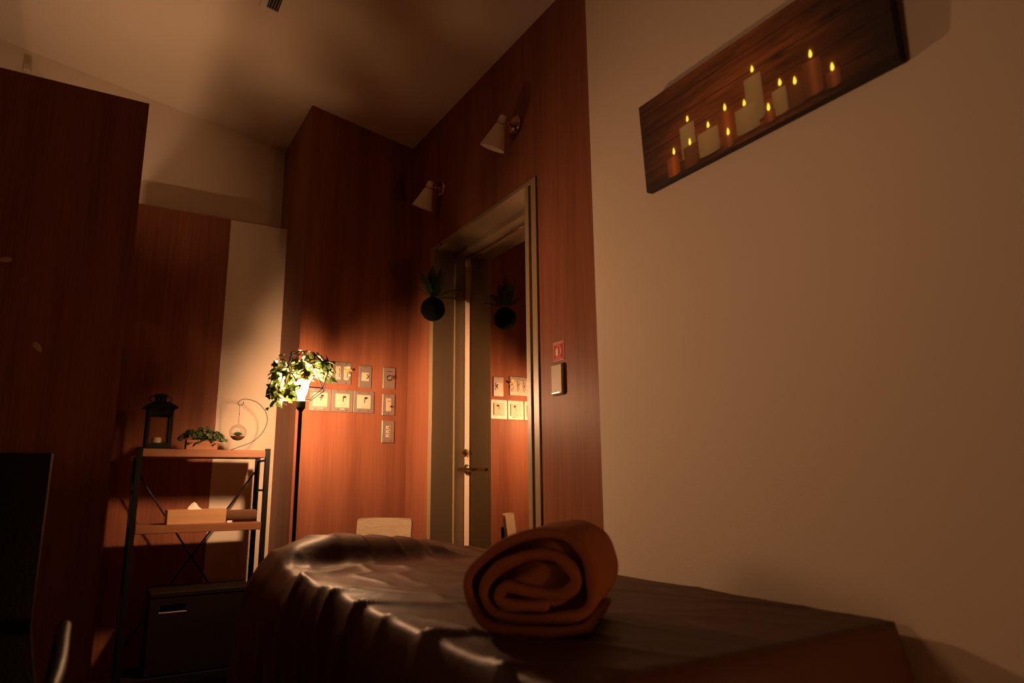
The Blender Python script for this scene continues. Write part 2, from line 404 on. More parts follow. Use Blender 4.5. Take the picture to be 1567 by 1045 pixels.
# three-gang dimmer plate
t = plate_base('wide three-gang dimmer plate with yellow tape, upper row beside the lamp', 1.013, 1.467, .136, .112, None)
for i, x in enumerate((-.042, .0, .042)):
    f = MB().box((x - .0135, -.034, .006), (x + .0135, .034, .009), .001, FB).build('dimmer_face', M['ivory'], t)
    MB().box((x + .0035, -.022, .0088), (x + .0065, .024, .0093), 0, FB).build('slot', M['dark'], f)
    MB().box((x - .001, -.006 + i * .006, .009), (x + .0105, .002 + i * .006, .014), .001, FB).build('slider', M['ivory'], f)
MB().box((.026, .012, .0145), (.074, .020, .0155), 0, FB).build('tape', M['yellow'], t)
MB().box((.040, .020, .0095), (.060, .036, .0102), 0, FB).build('paper_label', M['signwhite'], t)
MB().box((.050, -.014, .0095), (.064, -.004, .0102), 0, FB).build('paper_label', M['signwhite'], t)
MB().lathe([(.0003, .006), (.0045, .006), (.0045, .018), (.0003, .018)], 12, FB @ Matrix.Translation((.070, .018, 0))).build('knob', M['dark'], t, 'auto')
screws(t, [(-.042, .05), (0, .05), (.042, .05), (-.042, -.05), (0, -.05), (.042, -.05)])
# single with small cream square
t = plate_base('narrow switch plate with cream square rotary dial, between the three-gang plate and the round-knob plate', 1.155, 1.457, .067, .113, None)
MB().box((-.019, -.022, .006), (.019, .022, .009), .001, FB).build('dial_face', M['ivory'], t)
b = MB(); b.tube([(.003, -.010, .010), (.010, -.007, .011), (.013, .0, .011), (.010, .008, .011), (.004, .011, .010)], .0022, 8, False, FB); b.build('pointer', M['dark'], t, 'auto')
screws(t, [(0, .048), (0, -.048)])
# round knob
t = plate_base('plain metal plate with round rotary knob, top of the right column', 1.284, 1.459, .067, .113, None)
MB().lathe([(.0003, .006), (.015, .006), (.015, .010), (.012, .012), (.0003, .012)], 24, FB).build('dial_ring', M['dark'], t, 'auto')
MB().lathe([(.0003, .010), (.010, .011), (.009, .026), (.0003, .028)], 20, FB).build('knob', M['steel'], t, 'auto')
MB().box((-.018, .034, .006), (.018, .037, .0063), 0, FB).build('engraving', M['dark'], t)
screws(t, [(0, -.050)])
# slide + peg plate
t = plate_base('metal plate with white slide face and side peg, middle of the right column', 1.285, 1.320, .068, .111, None)
f = MB().box((-.014, -.034, .006), (.014, .034, .009), .001, FB).build('slide_face', M['ivory'], t)
MB().box((-.008, .016, .009), (.008, .020, .0094), 0, FB).build('slot', M['dark'], f)
MB().lathe([(.0003, .009), (.0045, .009), (.0045, .018), (.0003, .019)], 14, FB @ Matrix.Translation((.010, -.009, 0))).build('knob', M['dark'], f, 'auto')
screws(t, [(0, .048), (0, -.048)])
# rocker plate
t = plate_base('metal plate with stacked small switches and outlet, bottom of the right column', 1.286, 1.182, .067, .113, None)
for z0 in (-.030, -.009, .012):
    f = MB().box((-.012, z0, .006), (.012, z0 + .018, .0095), .001, FB).build('switch_module', M['ivory'], t)
    MB().box((.001, z0 + .006, .0095), (.007, z0 + .012, .0102), 0, FB).build('indicator', M['dark'], f)
MB().box((.010, -.049, .006), (.022, -.047, .0062), 0, FB).build('engraving', M['dark'], t)
# three square thermostat plates
for i, (x, lab) in enumerate(((.930, 'square metal plate with cream panel nearest the lamp, leftmost of the lower row of three'),
                              (1.041, 'square metal plate with cream panel, middle of the lower row of three'),
                              (1.152, 'square metal plate with cream panel, rightmost of the lower row of three'))):
    t = plate_base(lab, x, 1.327, .108, .111, 'square fan control plates in the lower row')
    f = MB().box((-.036, -.034, .006), (.036, .036, .010), .0015, FB).build('control_panel', M['ivory'], t)
    b = MB(); b.box((.0, -.004, .010), (.004, .024, .0108), 0, FB); b.lathe([(.0003, .010), (.006, .010), (.005, .017), (.0003, .018)], 14, FB @ Matrix.Translation((.008, .020, 0)))
    if i == 0: b.box((-.008, .008, .010), (.012, .012, .0108), 0, FB)
    b.build('selector', M['dark'], f, 'auto')
    MB().box((-.012, -.026, .010), (.010, -.013, .0115), .0008, FB).build('button', M['ivory'], f)
    screws(t, [(-.023, .048), (.023, .048), (-.023, -.046), (.023, -.046)])
    if i < 2: MB().box((-.010, -.044, .006), (.014, -.038, .010), .001, FB).build('latch', M['ivory'], t)

# ------------------------------------------------------------------ candle picture on the right wall
pic = thing('candle_picture', 'long canvas picture of lit candles on dark planks on the cream wall', 'picture', (XW - .0005, 1.055, 1.7805))
pic.rotation_euler = (0, -.055, 0)
PW = .392; PH = .282
FP = FW
b = MB(); b.box((-PW, 0, 0), (PW - .006, PH, .024), .002, FP); b.build('canvas_frame', mat('dark_canvas_side', (.030, .014, .012), .8), pic)
NU, NV = 520, 190
u = np.linspace(-PW + .0015, PW - .0075, NU); v = np.linspace(.0015, PH - .0015, NV)
U, V = np.meshgrid(u, v)
cands = [(1.3199, 1.8683, 1.3508, 1.3023, 1.8531, 1.7963, 0), (1.2568, 1.9398, 1.2906, 1.2341, 1.9241, 1.8268, 1), (1.2568, 1.8697, 1.2838, 1.2333, 1.8584, 1.7949, 2), (1.186, 1.8878, 1.2277, 1.1532, 1.8729, 1.8048, 1), (1.1241, 1.9084, 1.1506, 1.0985, 1.8948, 1.8169, 0), (1.1228, 1.8379, 1.1432, 1.1049, 1.8279, 1.7968, 3), (1.026, 1.9658, 1.0573, 1.0029, 1.9468, 1.8255, 1), (1.0619, 1.8895, 1.0958, 1.022, 1.8779, 1.8097, 1), (0.9528, 1.8889, 0.9799, 0.938, 1.8739, 1.8089, 1), (0.9929, 1.8434, 1.0101, 0.9749, 1.8302, 1.8048, 3), (0.9126, 1.8722, 0.937, 0.8905, 1.8628, 1.8087, 2), (0.8638, 1.9145, 0.8891, 0.8416, 1.8974, 1.8124, 4), (0.816, 1.8542, 0.8351, 0.7992, 1.8448, 1.8069, 4)]
def fbm(X, Y, oct=4, seed=0):
    r = np.random.RandomState(seed); out = np.zeros_like(X); a = 1.
    for o in range(oct):
        n = 64; G = r.rand(n, n)
        xi = np.mod(X * 2 ** o, n); yi = np.mod(Y * 2 ** o, n)
        x0 = np.floor(xi).astype(int) % n; y0 = np.floor(yi).astype(int) % n; fx = xi - np.floor(xi); fy = yi - np.floor(yi)
        fx = fx * fx * (3 - 2 * fx); fy = fy * fy * (3 - 2 * fy); x1 = (x0 + 1) % n; y1 = (y0 + 1) % n
        out += a * (G[y0, x0] * (1 - fx) * (1 - fy) + G[y0, x1] * fx * (1 - fy) + G[y1, x0] * (1 - fx) * fy + G[y1, x1] * fx * fy); a *= .5
    return out / (2 - 2 ** (1 - oct))
grain = fbm(U * 9 + 20, V * 90, 4, 1); cloud = fbm(U * 7 + 10, V * 22, 3, 2); fine = fbm(U * 22 + 40, V * 240, 3, 3)
warm = np.clip(1.15 - np.abs(U + .02) / .37, 0, 1) ** 1.1
lum = (.25 + 1.2 * np.clip(grain * .6 + fine * .4 - .2, 0, 1)) * (.35 + 1.1 * cloud)
lum *= (.07 + .95 * warm) * np.clip(1.1 - np.clip(U - .14, 0, 1) * 3.2, .2, 1)
rgb = np.stack([lum * .50, lum * .165, lum * .045], -1)
rgb[..., 0] += .012; rgb[..., 1] += .004; rgb[..., 2] += .003
for pz in (.054, .118, .176, .236):   # plank joints
    w_ = .0014 + .0010 * fine
    kf = np.exp(-((V - pz - .002 * (grain - .5)) / w_) ** 2); rgb *= (1 - .8 * kf)[..., None]
for (ku, kv, ks) in ((.105, .17, .015), (-.22, .09, .012), (.255, .19, .018)):   # knots
    kk = np.exp(-(((U - ku) / (ks * 1.6)) ** 2 + ((V - kv) / (ks * .6)) ** 2)); rgb *= (1 - .75 * kk)[..., None]
shelf = np.clip((.022 - V) / .004, 0, 1)[..., None]   # ledge the candles stand on
rgb = rgb * (1 - shelf) + shelf * (np.stack([lum * .34, lum * .12, lum * .05], -1) * .8)
emi = np.zeros_like(rgb)
for fy, fz, yl, yr, zt, zb, kd in cands:
    uc = 1.055 - fy; vf = fz - 1.787; u0 = 1.055 - yl; u1 = 1.055 - yr; v1 = zt - 1.787; v0 = max(zb - 1.787, .010)
    glow = np.exp(-(((U - (u0 + u1) / 2) / .045) ** 2 + ((V - v1) / .05) ** 2)); rgb += glow[..., None] * np.array([.07, .022, .004]) * .8
for fy, fz, yl, yr, zt, zb, kd in cands:
    uc = 1.055 - fy; vf = fz - 1.787; u0 = 1.055 - yl; u1 = 1.055 - yr; v1 = zt - 1.787; v0 = max(zb - 1.787, .010)
    cu = (u0 + u1) / 2; hw = (u1 - u0) / 2
    t_ = (U - cu) / hw
    top = v1 + .0012 * (1 - t_ ** 2); bot = v0 - .003 * (1 - t_ ** 2)
    m_ = np.clip((1 - np.abs(t_)) * hw / .0012, 0, 1) * np.clip((top - V) / .0012, 0, 1) * np.clip((V - bot) / .0012, 0, 1)
    sh = .72 + .28 * np.sqrt(np.clip(1 - t_ ** 2, 0, 1)); vert = np.clip((V - v0) / (v1 - v0), 0, 1)
    base = {0: np.array([.62, .20, .04]), 1: np.array([.62, .50, .25]), 2: np.array([.26, .11, .04]), 3: np.array([.52, .19, .06]), 4: np.array([.50, .19, .07])}[kd]
    if kd in (0, 3, 4): sh = .55 + .6 * np.exp(-((t_ - .1) / .45) ** 2)
    c_ = base[None, None] * (sh * (.75 + .3 * vert if kd != 0 else 1.05 - .35 * np.abs(vert - .55)))[..., None]
    rgb = rgb * (1 - m_[..., None]) + c_ * m_[..., None]
    sdw = np.exp(-(((U - cu) / (hw * 1.2)) ** 2 + ((V - v0 + .006) / .004) ** 2)) * (1 - m_); rgb *= (1 - .6 * sdw)[..., None]
for fy, fz, yl, yr, zt, zb, kd in cands:
    uc = 1.055 - fy; vf = fz - 1.787; s = .0108 if kd != 1 else .0095
    q = (V - vf) / s; wd = .0048 * np.sqrt(np.clip(1 - q ** 2, 0, 1)) * (1 - .45 * np.clip(q, -1, 1))
    fl = np.clip((wd - np.abs(U - uc)) / .0015, 0, 1)
    fl = fl[..., None]
    rgb = rgb * (1 - fl) + fl * np.array([.9, .6, .12])
    emi += fl * np.array([1.0, .72, .07])
    halo = np.exp(-(((U - uc) / .007) ** 2 + ((V - vf) / .012) ** 2))[..., None]; emi += halo * np.array([.10, .028, .002]) * (1 - fl)
mpic = MB()
verts = np.stack([U.ravel(), V.ravel(), np.full(U.size, .0245)], -1)
ii = np.arange(NU * NV).reshape(NV, NU)
faces = np.stack([ii[:-1, :-1].ravel(), ii[:-1, 1:].ravel(), ii[1:, 1:].ravel(), ii[1:, :-1].ravel()], -1)
me = bpy.data.meshes.new('printed_canvas'); me.from_pydata([tuple(FP @ Vector(p)) for p in verts], [], faces.tolist())
ca = me.color_attributes.new('print', 'FLOAT_COLOR', 'POINT'); ca.data.foreach_set('color', np.concatenate([np.clip(rgb, 0, 1).reshape(-1, 3), np.ones((U.size, 1))], -1).ravel().astype(np.float32))
ce = me.color_attributes.new('candle_light', 'FLOAT_COLOR', 'POINT'); ce.data.foreach_set('color', np.concatenate([np.clip(emi, 0, 2).reshape(-1, 3), np.ones((U.size, 1))], -1).ravel().astype(np.float32))
m, nt, bs = nmat('candle_print'); bs.inputs['Roughness'].default_value = .7
a1 = nt.nodes.new('ShaderNodeAttribute'); a1.attribute_name = 'print'; a2 = nt.nodes.new('ShaderNodeAttribute'); a2.attribute_name = 'candle_light'
nt.links.new(a1.outputs['Color'], bs.inputs['Base Color']); nt.links.new(a2.outputs['Color'], bs.inputs['Emission Color']); bs.inputs['Emission Strength'].default_value = 1.2
me.materials.append(m); o = bpy.data.objects.new('printed_canvas', me); COL.objects.link(o); o.parent = pic

# ------------------------------------------------------------------ floor lamp with wire cage
LX, LY = .731, 2.92; LK = .942; LM4 = Matrix.Translation((0, 0, .92 * (1 - LK))) @ Matrix.Scale(LK, 4)
lamp = thing('floor_lamp', 'black pole floor lamp with glowing bulb in a wire cage before the wood wall', 'floor lamp', (LX, LY, 0))
MB().lathe([(.001, 0), (.125, 0), (.125, .010), (.118, .016), (.02, .020), (.010, .03), (.001, .03)], 36).build('base', M['black'], lamp, 'auto')
MB().tube([(0, 0, .02), (0, 0, 1.235)], .0080, 14).build('pole', M['black'], lamp, 'auto')
MB().lathe([(.001, 1.238), (.008, 1.240), (.020, 1.255), (.021, 1.285), (.016, 1.290), (.001, 1.290)], 20, LM4).build('socket', M['black'], lamp, 'auto')
bulb_m = mat('bulb_glow', (1, .9, .7), .5, emis=BULB_COLOR, estr=BULB_STRENGTH)
ZB = 1.352
b = MB(); b.lathe([(.001, 1.288), (.013, 1.29), (.015, 1.305), (.024, 1.326), (.0295, 1.350), (.026, 1.370), (.014, 1.383), (.001, 1.387)], 16, LM4)
bulb = b.build('bulb', bulb_m, lamp, 'auto')
cage = MB(); wr_ = .0021
def ringp(n, r, z, a0=0): return [(r * math.cos(a0 + 2 * math.pi * i / n), r * math.sin(a0 + 2 * math.pi * i / n), z) for i in range(n)]
lowr = ringp(6, .045, 1.292, .2); midr = ringp(6, .108, 1.340, .2); upr = ringp(6, .112, 1.425, .2 + math.pi / 6); topr = ringp(6, .055, 1.505, .2)
def bars(A, B):
    for p, q in zip(A, B): cage.tube([p, q], wr_, 6, False, LM4)
def loop(A): bars(A, A[1:] + A[:1])
loop(lowr); loop(midr); loop(upr); loop(topr)
bars(lowr, midr); bars(midr, upr); bars(midr[1:] + midr[:1], upr); bars(upr, topr); bars(upr, topr[1:] + topr[:1])
cage.build('wire_cage', mat('cage_wire', (.004, .003, .003), .8, spec=.05), lamp, 'auto')

# leaf garland hung on the cage
gar = thing('leaf_garland', 'artificial garland of ivy and striped leaves draped over the lit lamp cage', 'garland', (LX, LY, .92 + .37 * LK)); gar.scale = (LK,) * 3
def leaf_mesh(name, kind, m):
    if kind == 'oval':
        n = 6; pts = []; s = .040
        prof = [(0, 0), (.0065, .25), (.0095, .5), (.0075, .78), (.0, 1.0)]
        L_ = [(-x, y * s, .004 * math.sin(y * math.pi) * 1.0 + abs(x) * .25) for x, y in prof]; C_ = [(0, y * s, .004 * math.sin(y * math.pi)) for x, y in prof]; R_ = [(x, y * s, z) for (x_, y, z), (x, _) in zip([(0, p[1], .004 * math.sin(p[1] * math.pi) + p[0] * .25) for p in prof], prof)]
        vs = L_ + C_ + R_; k_ = len(prof)
        fs = []
        for i in range(k_ - 1): fs += [(i, i + 1, k_ + i + 1, k_ + i), (k_ + i, k_ + i + 1, 2 * k_ + i + 1, 2 * k_ + i)]
        me = bpy.data.meshes.new(name); me.from_pydata(vs, [], fs)
    else:
        out = [(0, 0), (.009, -.006), (.016, .002), (.011, .010), (.021, .019), (.010, .021), (.0, .038), (-.010, .021), (-.021, .019), (-.011, .010), (-.016, .002), (-.009, -.006)]
        vs = [(0, .012, .003)] + [(x, y, -.10 * abs(x)) for x, y in out]
        fs = [(0, i + 1, (i + 1) % len(out) + 1) for i in range(len(out))]
        me = bpy.data.meshes.new(name); me.from_pydata(vs, [], fs)
    me.materials.append(m); me.polygons.foreach_set('use_smooth', [True] * len(me.polygons)); return me
LM = [leaf_mesh('leaf', 'oval', M['leaf_striped']), leaf_mesh('leaf', 'ivy', M['leaf_green']), leaf_mesh('leaf', 'ivy', M['leaf_lime'])]
def put_leaf(p, out, kind, s, parent, roll=0.):
    """p local position, out = outward normal"""
    o = bpy.data.objects.new('leaf', LM[kind]); COL.objects.link(o); o.parent = parent
    q = Vector(out).to_track_quat('Z', 'Y'); o.rotation_mode = 'QUATERNION'
    from mathutils import Quaternion
    o.rotation_quaternion = q @ Quaternion((0, 0, 1), roll) @ Quaternion((1, 0, 0), rnd.uniform(-.5, .5)); o.location = p; o.scale = (s, s, s)
    return o
cz = ZB - 1.29
def dirv(az, el): return Vector((math.cos(el) * math.cos(az), math.cos(el) * math.sin(az), math.sin(el)))
cnt = 0
GAPD = Vector((-.30, .05, .95)).normalized()
while cnt < 64:      # canopy above the bulb
    az = rnd.uniform(-math.pi, math.pi); el = math.radians(rnd.uniform(36, 88)); d_ = dirv(az, el)
    if d_.dot(GAPD) > .93 or (1.65 < az < 2.5 and el < 1.2): continue
    r_ = rnd.uniform(.10, .165) if el > .9 else rnd.uniform(.125, .17)
    p = Vector((0, 0, cz)) + d_ * r_
    if p.z > .235: p.z = .235 - rnd.uniform(0, .03)
    nrm = (d_ + Vector((rnd.uniform(-.5, .5), rnd.uniform(-.5, .5), rnd.uniform(-.3, .3)))).normalized()
    put_leaf(p, nrm, rnd.choice((0, 0, 1, 1, 0)), rnd.uniform(.85, 1.3), gar, rnd.uniform(0, 6.28)); cnt += 1
cnt = 0
while cnt < 68:      # thick growth on the side towards the walls
    az = math.radians(rnd.uniform(-10, 94)); el = math.radians(rnd.uniform(31, 62)); d_ = dirv(az, el); r_ = rnd.uniform(.12, .165)
    put_leaf(Vector((0, 0, cz)) + d_ * r_, d_, rnd.choice((0, 1)), rnd.uniform(1.1, 1.45), gar, rnd.uniform(0, 6.28)); cnt += 1
cnt = 0
while cnt < 88:      # left side mass (towards the shelf and the room)
    az = math.radians(rnd.uniform(150, 275)); el = math.radians(rnd.uniform(-38, 38)); d_ = dirv(az, el)
    if az > math.radians(235) and el < .25: continue
    r_ = rnd.uniform(.09, .16) * (1 if el > -.3 else .9)
    p = Vector((0, 0, cz)) + d_ * r_
    nrm = (d_ + Vector((rnd.uniform(-.5, .5), rnd.uniform(-.6, .4), rnd.uniform(-.4, .4)))).normalized()
    put_leaf(p, nrm, rnd.choice((0, 0, 1, 1, 2)), rnd.uniform(.85, 1.25), gar, rnd.uniform(0, 6.28)); cnt += 1
cnt = 0
while cnt < 54:      # growth on the side towards the shelf
    az = math.radians(rnd.uniform(104, 158) if cnt < 24 else rnd.uniform(88, 150)); el = math.radians(rnd.uniform(-17, 7) if cnt < 24 else rnd.uniform(12, 38)); d_ = dirv(az, el); r_ = rnd.uniform(.12, .16)
    put_leaf(Vector((0, 0, cz)) + d_ * r_, d_, rnd.choice((0, 1)), rnd.uniform(1.1, 1.45), gar, rnd.uniform(0, 6.28)); cnt += 1
for k_ in range(14):  # strands hanging at the left
    sx = -.10 - .055 * rnd.random(); sy = -.05 + .06 * rnd.random(); z0 = .05 - rnd.random() * .09
    put_leaf((sx, sy, z0), Vector((-.4, -.8, .2)), rnd.choice((1, 2)), .55, gar, math.pi + rnd.uniform(-.6, .6))
for (px_, py_, pz_, kd, s_) in ((.135, .02, .115, 1, 1.0), (.125, -.02, .085, 1, .9), (.11, -.06, .15, 0, 1.1), (.12, .03, .16, 1, 1.2), (.09, -.08, .165, 1, 1.1), (.15, .0, .185, 0, 1.0)):
    put_leaf((px_, py_, pz_), Vector((.3, -.8, .3)), kd, s_, gar, rnd.uniform(0, 6.28))
st = MB()
for k_ in range(5):
    a0 = rnd.uniform(0, 6.28); P = []
    for i in range(14):
        t_ = i / 13; az = a0 + t_ * 3.5; el = .9 - t_ * 1.1 * (1 if k_ % 2 else .6); r_ = .125
        d_ = dirv(az, el); P.append(Vector((0, 0, cz)) + d_ * r_)
    if sum(p.x for p in P) > .5: P = [Vector((-abs(p.x), p.y, p.z)) for p in P]
    st.tube(P, .0016, 5)
st.build('stem', M['fern'], gar)

# ------------------------------------------------------------------ hanging fern balls: one kokedama at the doorway
koke = thing('hanging_fern_ball', 'dark moss ball fern hanging by a wire in front of the door frame', 'hanging plant', (1.345, 2.945, 1.748))
import bmesh
bm = bmesh.new(); bmesh.ops.create_icosphere(bm, subdivisions=4, radius=.059)
for v_ in bm.verts: v_.co *= 1 + .05 * noise.noise(v_.co * 40)
me = bpy.data.meshes.new('moss_ball'); bm.to_mesh(me); bm.free(); me.materials.append(M['moss']); me.polygons.foreach_set('use_smooth', [True] * len(me.polygons))
o = bpy.data.objects.new('moss_ball', me); COL.objects.link(o); o.parent = koke
MB().tube([(0, 0, .05), (.004, 0, .2), (.020, 0, .325), (.0405, 0, .338)], .0009, 5).build('wire', M['black'], koke)
MB().lathe([(.0005, 0), (.008, .001), (.008, .004), (.0005, .006)], 12, Matrix.Translation((.039, 0, .338)) @ Rx).build('hook', M['black'], koke)
def frond(az, lean, length, droop, parent, m, pl=.026, z0=.052):
    b = MB(); P = []
    d0 = Vector((math.cos(az), math.sin(az), 0)); n = 16
    for i in range(n + 1):
        t_ = i / n; P.append(d0 * (length * math.sin(lean) * (t_ + .15 * t_ * t_) + .012) + Vector((0, 0, z0 + length * math.cos(lean) * t_ - droop * t_ ** 2.2)))
    b.tube(P, [.0013 * (1 - .7 * i / n) for i in range(n + 1)], 4)
    side = Vector((-d0.y, d0.x, 0))
    for i in range(3, n + 1):
        t_ = i / n; tg = (P[i] - P[i - 1]).normalized(); l_ = pl * math.sin(math.pi * (t_ * .85 + .15)) + .004
        for s_ in (-1, 1):
            e = side * s_ * l_ + tg * l_ * .6 + Vector((0, 0, -.15 * l_)); w_ = tg * .0026
            b.add([P[i] - w_, P[i] + w_, P[i] + e * .6 + w_ * 1.1, P[i] + e, P[i] + e * .6 - w_ * 1.1], [(0, 1, 2, 3, 4)])
    return b.build('frond', m, parent)
for i, (az, ln_, L_, dr) in enumerate(((0.2, .15, .15, .0), (1.3, .25, .14, .01), (2.3, .3, .15, .0), (3.2, .25, .13, .01), (4.2, .3, .15, .0), (5.2, .2, .16, .0), (5.8, .8, .15, .06),
                                       (2.75, .75, .15, .02), (3.6, .55, .14, .01), (5.0, .5, .13, .0), (0.9, .5, .12, .03), (4.7, .1, .12, .0), (1.9, .1, .14, 0), (6.1, 1.15, .13, .05), (3.9, .15, .14, 0))):
    frond(az, ln_, L_, dr, koke, M['fern'])

# ------------------------------------------------------------------ small things on the walls at the left
det = thing('wall_detector', 'small pale box high on the far wall above the left partition', 'detector', (-.475, YU, 3.005))
MB().box((-.017, -.034, -.020), (.017, -.010, .020), .004).build('housing', M['ivory'], det)
MB().box((-.012, -.010, -.012), (.012, 0, .012)).build('bracket', M['ivory'], det)
def spot(x, z, w_, h_, rot, lab, kink=False):
    pts = catmull([(-w_, -h_ * .2, 0), (-w_ * .5, h_ * .7, 0), (w_ * .4, h_ * .9, 0), (w_, h_ * .3, 0), (w_ * .6, -h_ * (.2 if kink else .8), 0), (-w_ * .3, -h_ * .9, 0)], 3, True)
    b = MB(); b.poly([(p.x, p.y) for p in pts], .0012, Matrix.Translation((x, YA, z)) @ FB @ Matrix.Rotation(rot, 4, 'Z'))
    o = b.build('adhesive_residue', mat('residue', (.50, .33, .22), .7)); tag(o, lab, 'residue', 'pale residue spots on the left partition')
spot(-.308, 1.655, .019, .0095, .15, 'upper pale oval residue spot on the dark left partition, near the picture edge')
spot(-.190, 1.372, .020, .011, -1.1, 'lower pale bent residue spot on the dark left partition, above the chair', True)

# ------------------------------------------------------------------ shelf unit
SX0, SX1, SY0, SY1 = .163, .722, 3.40, 3.64
sh = thing('shelf_unit', 'black metal shelf unit with brown wood boards and crossed rear braces', 'shelf', (SX0, SY0, 0))
def S(p): return (p[0] - SX0, p[1] - SY0, p[2])
for x in (SX0, SX1 - .022):
    for y in (SY0, SY1 - .022):
        p_ = MB().box(S((x, y, .004)), S((x + .022, y + .022, 1.088 if y == SY0 else 1.05)), .0015).build('post', M['black'], sh)
        MB().lathe([(.001, 0), (.014, 0), (.014, .005), (.001, .005)], 12, Matrix.Translation(S((x + .011, y + .011, 0)))).build('foot', M['dark'], p_)
def board(zt, th=.034, m='shelfwood'):
    o = MB().box(S((SX0 + .022, SY0 + .001, zt - th)), S((SX1 - .022, SY1, zt)), .002).build('shelf_board', M[m], sh)
board(1.080); board(.752); board(.135, m='case')  # bottom board coloured near-black to stand in for the shade down there
for x in (SX0 + .011, SX1 - .011):
    for z in (1.035, .895, .72, .10): MB().tube([S((x, SY0 + .02, z)), S((x, SY1 - .02, z))], .005, 8).build('side_rail', M['black'], sh)
for sgn in (0, 1):
    xa, xb = (SX0 + .015, SX1 - .015) if sgn else (SX1 - .015, SX0 + .015)
    yb = SY1 + .004 * sgn
    MB().tube([S((xa, yb, .99)), S((xb, yb, .20))], .0042, 8).build('cross_brace', M['black'], sh)
MB().lathe([(.001, 0), (.012, 0), (.012, .004), (.001, .004)], 14, Matrix.Translation(S((.4425, SY1 - .003, .595))) @ Matrix.Rotation(math.pi / 2, 4, 'X')).build('brace_joint', M['black'], sh)

# lantern
TZ = 1.0805
lan = thing('candle_lantern', 'dark metal lantern with glass panes and a candle, left end of the top shelf', 'lantern', (.243, 3.485, TZ), .06)
b = MB(); b.box((-.060, -.060, 0), (.060, .060, .008), .002); b.box((-.050, -.050, .008), (.050, .050, .018), .002); b.build('base', M['black'], lan)
b = MB()
for sx in (-1, 1):
    for sy in (-1, 1): b.box((sx * .046 - .005, sy * .046 - .005, .018), (sx * .046 + .005, sy * .046 + .005, .180))
for s_ in (-1, 1):
    b.box((-.046, s_ * .046 - .003, .150), (.046, s_ * .046 + .003, .182)); b.box((s_ * .046 - .003, -.046, .150), (s_ * .046 + .003, .046, .182))
    b.box((-.046, s_ * .046 - .003, .018), (.046, s_ * .046 + .003, .028)); b.box((s_ * .046 - .003, -.046, .018), (s_ * .046 + .003, .046, .028))
b.build('frame', M['black'], lan)
for s_ in (-1, 1):
    MB().box((-.041, s_ * .046 - .0008, .028), (.041, s_ * .046 + .0008, .150)).build('pane', M['thinglass'], lan)
    MB().box((s_ * .046 - .0008, -.041, .028), (s_ * .046 + .0008, .041, .150)).build('pane', M['thinglass'], lan)
b = MB()
vs = [(sx * .066, sy * .066, .184) for sx, sy in ((-1, -1), (1, -1), (1, 1), (-1, 1))] + [(sx * .066, sy * .066, .190) for sx, sy in ((-1, -1), (1, -1), (1, 1), (-1, 1))] + [(sx * .030, sy * .030, .214) for sx, sy in ((-1, -1), (1, -1), (1, 1), (-1, 1))]
b.add(vs, [(3, 2, 1, 0), (8, 9, 10, 11)] + [(i, (i + 1) % 4, 4 + (i + 1) % 4, 4 + i) for i in range(4)] + [(4 + i, 4 + (i + 1) % 4, 8 + (i + 1) % 4, 8 + i) for i in range(4)])
b.build('roof', M['black'], lan)
b = MB()
for i in range(8):
    a = i * math.pi / 4; b.box((.020, -.004, .214), (.024, .004, .238), 0, Matrix.Rotation(a, 4, 'Z'))
b.lathe([(.0005, .236), (.032, .238), (.029, .246), (.012, .252), (.0005, .253)], 20); b.build('chimney', M['black'], lan)
b = MB(); b.tube([(math.cos(a) * .046, .012, .228 + math.sin(a) * .020) for a in [i * math.pi / 12 for i in range(24)]], .0022, 6, True); b.build('handle', M['black'], lan, 'auto')
tag(MB().lathe([(.0005, .0), (.022, 0), (.022, .030), (.018, .034), (.0005, .031)], 24).build('pillar_candle', M['candle'], None, 'auto', (.240, 3.485, TZ + .0185)), 'short cream candle inside the dark lantern', 'candle')

# planter with ivy
pl = thing('ivy_planter', 'wooden trough of trailing dark green ivy on the top shelf between lantern and wire stand', 'potted plant', (.425, 3.47, TZ))
b = MB(); b.box((-.066, -.035, 0), (.066, -.029, .044), .001); b.box((-.066, .029, 0), (.066, .035, .044), .001); b.box((-.066, -.029, 0), (-.060, .029, .044)); b.box((.060, -.029, 0), (.066, .029, .044)); b.box((-.060, -.029, 0), (.060, .029, .006))
b.build('trough', M['pot'], pl)
MB().box((-.060, -.029, .006), (.060, .029, .038)).build('soil', M['soil'], pl)
iv = leaf_mesh('leaf', 'ivy', M['ivy']); LM.append(iv)
for i in range(150):
    a = rnd.uniform(0, 6.28); rr = rnd.random() ** .6
    x = rr * math.cos(a) * .105 + (.02 if rnd.random() < .2 else 0); y = rr * math.sin(a) * .05 - .005; z = .050 + rnd.random() * .055 * (1 - .55 * rr) - (.03 * rnd.random() if rr > .75 else 0)
    if y > .05: y = .05
    nrm = Vector((x * 6 + rnd.uniform(-.5, .5), -.5 + rnd.uniform(-.5, .5), .7 + rnd.uniform(-.4, .4)))
    put_leaf((x, y, z), nrm, 3, rnd.uniform(.45, .68), pl, rnd.uniform(0, 6.28))
b = MB()
for i in range(16):
    a = rnd.uniform(0, 6.28); x = math.cos(a) * .10; y = math.sin(a) * .04
    b.tube(catmull([(x * .3, y * .3, .036), (x * .6, y * .6, .075 + .02 * rnd.random()), (x, y, .05 + .02 * rnd.random())], 4), .0012, 5)
b.build('stem', M['fern'], pl)

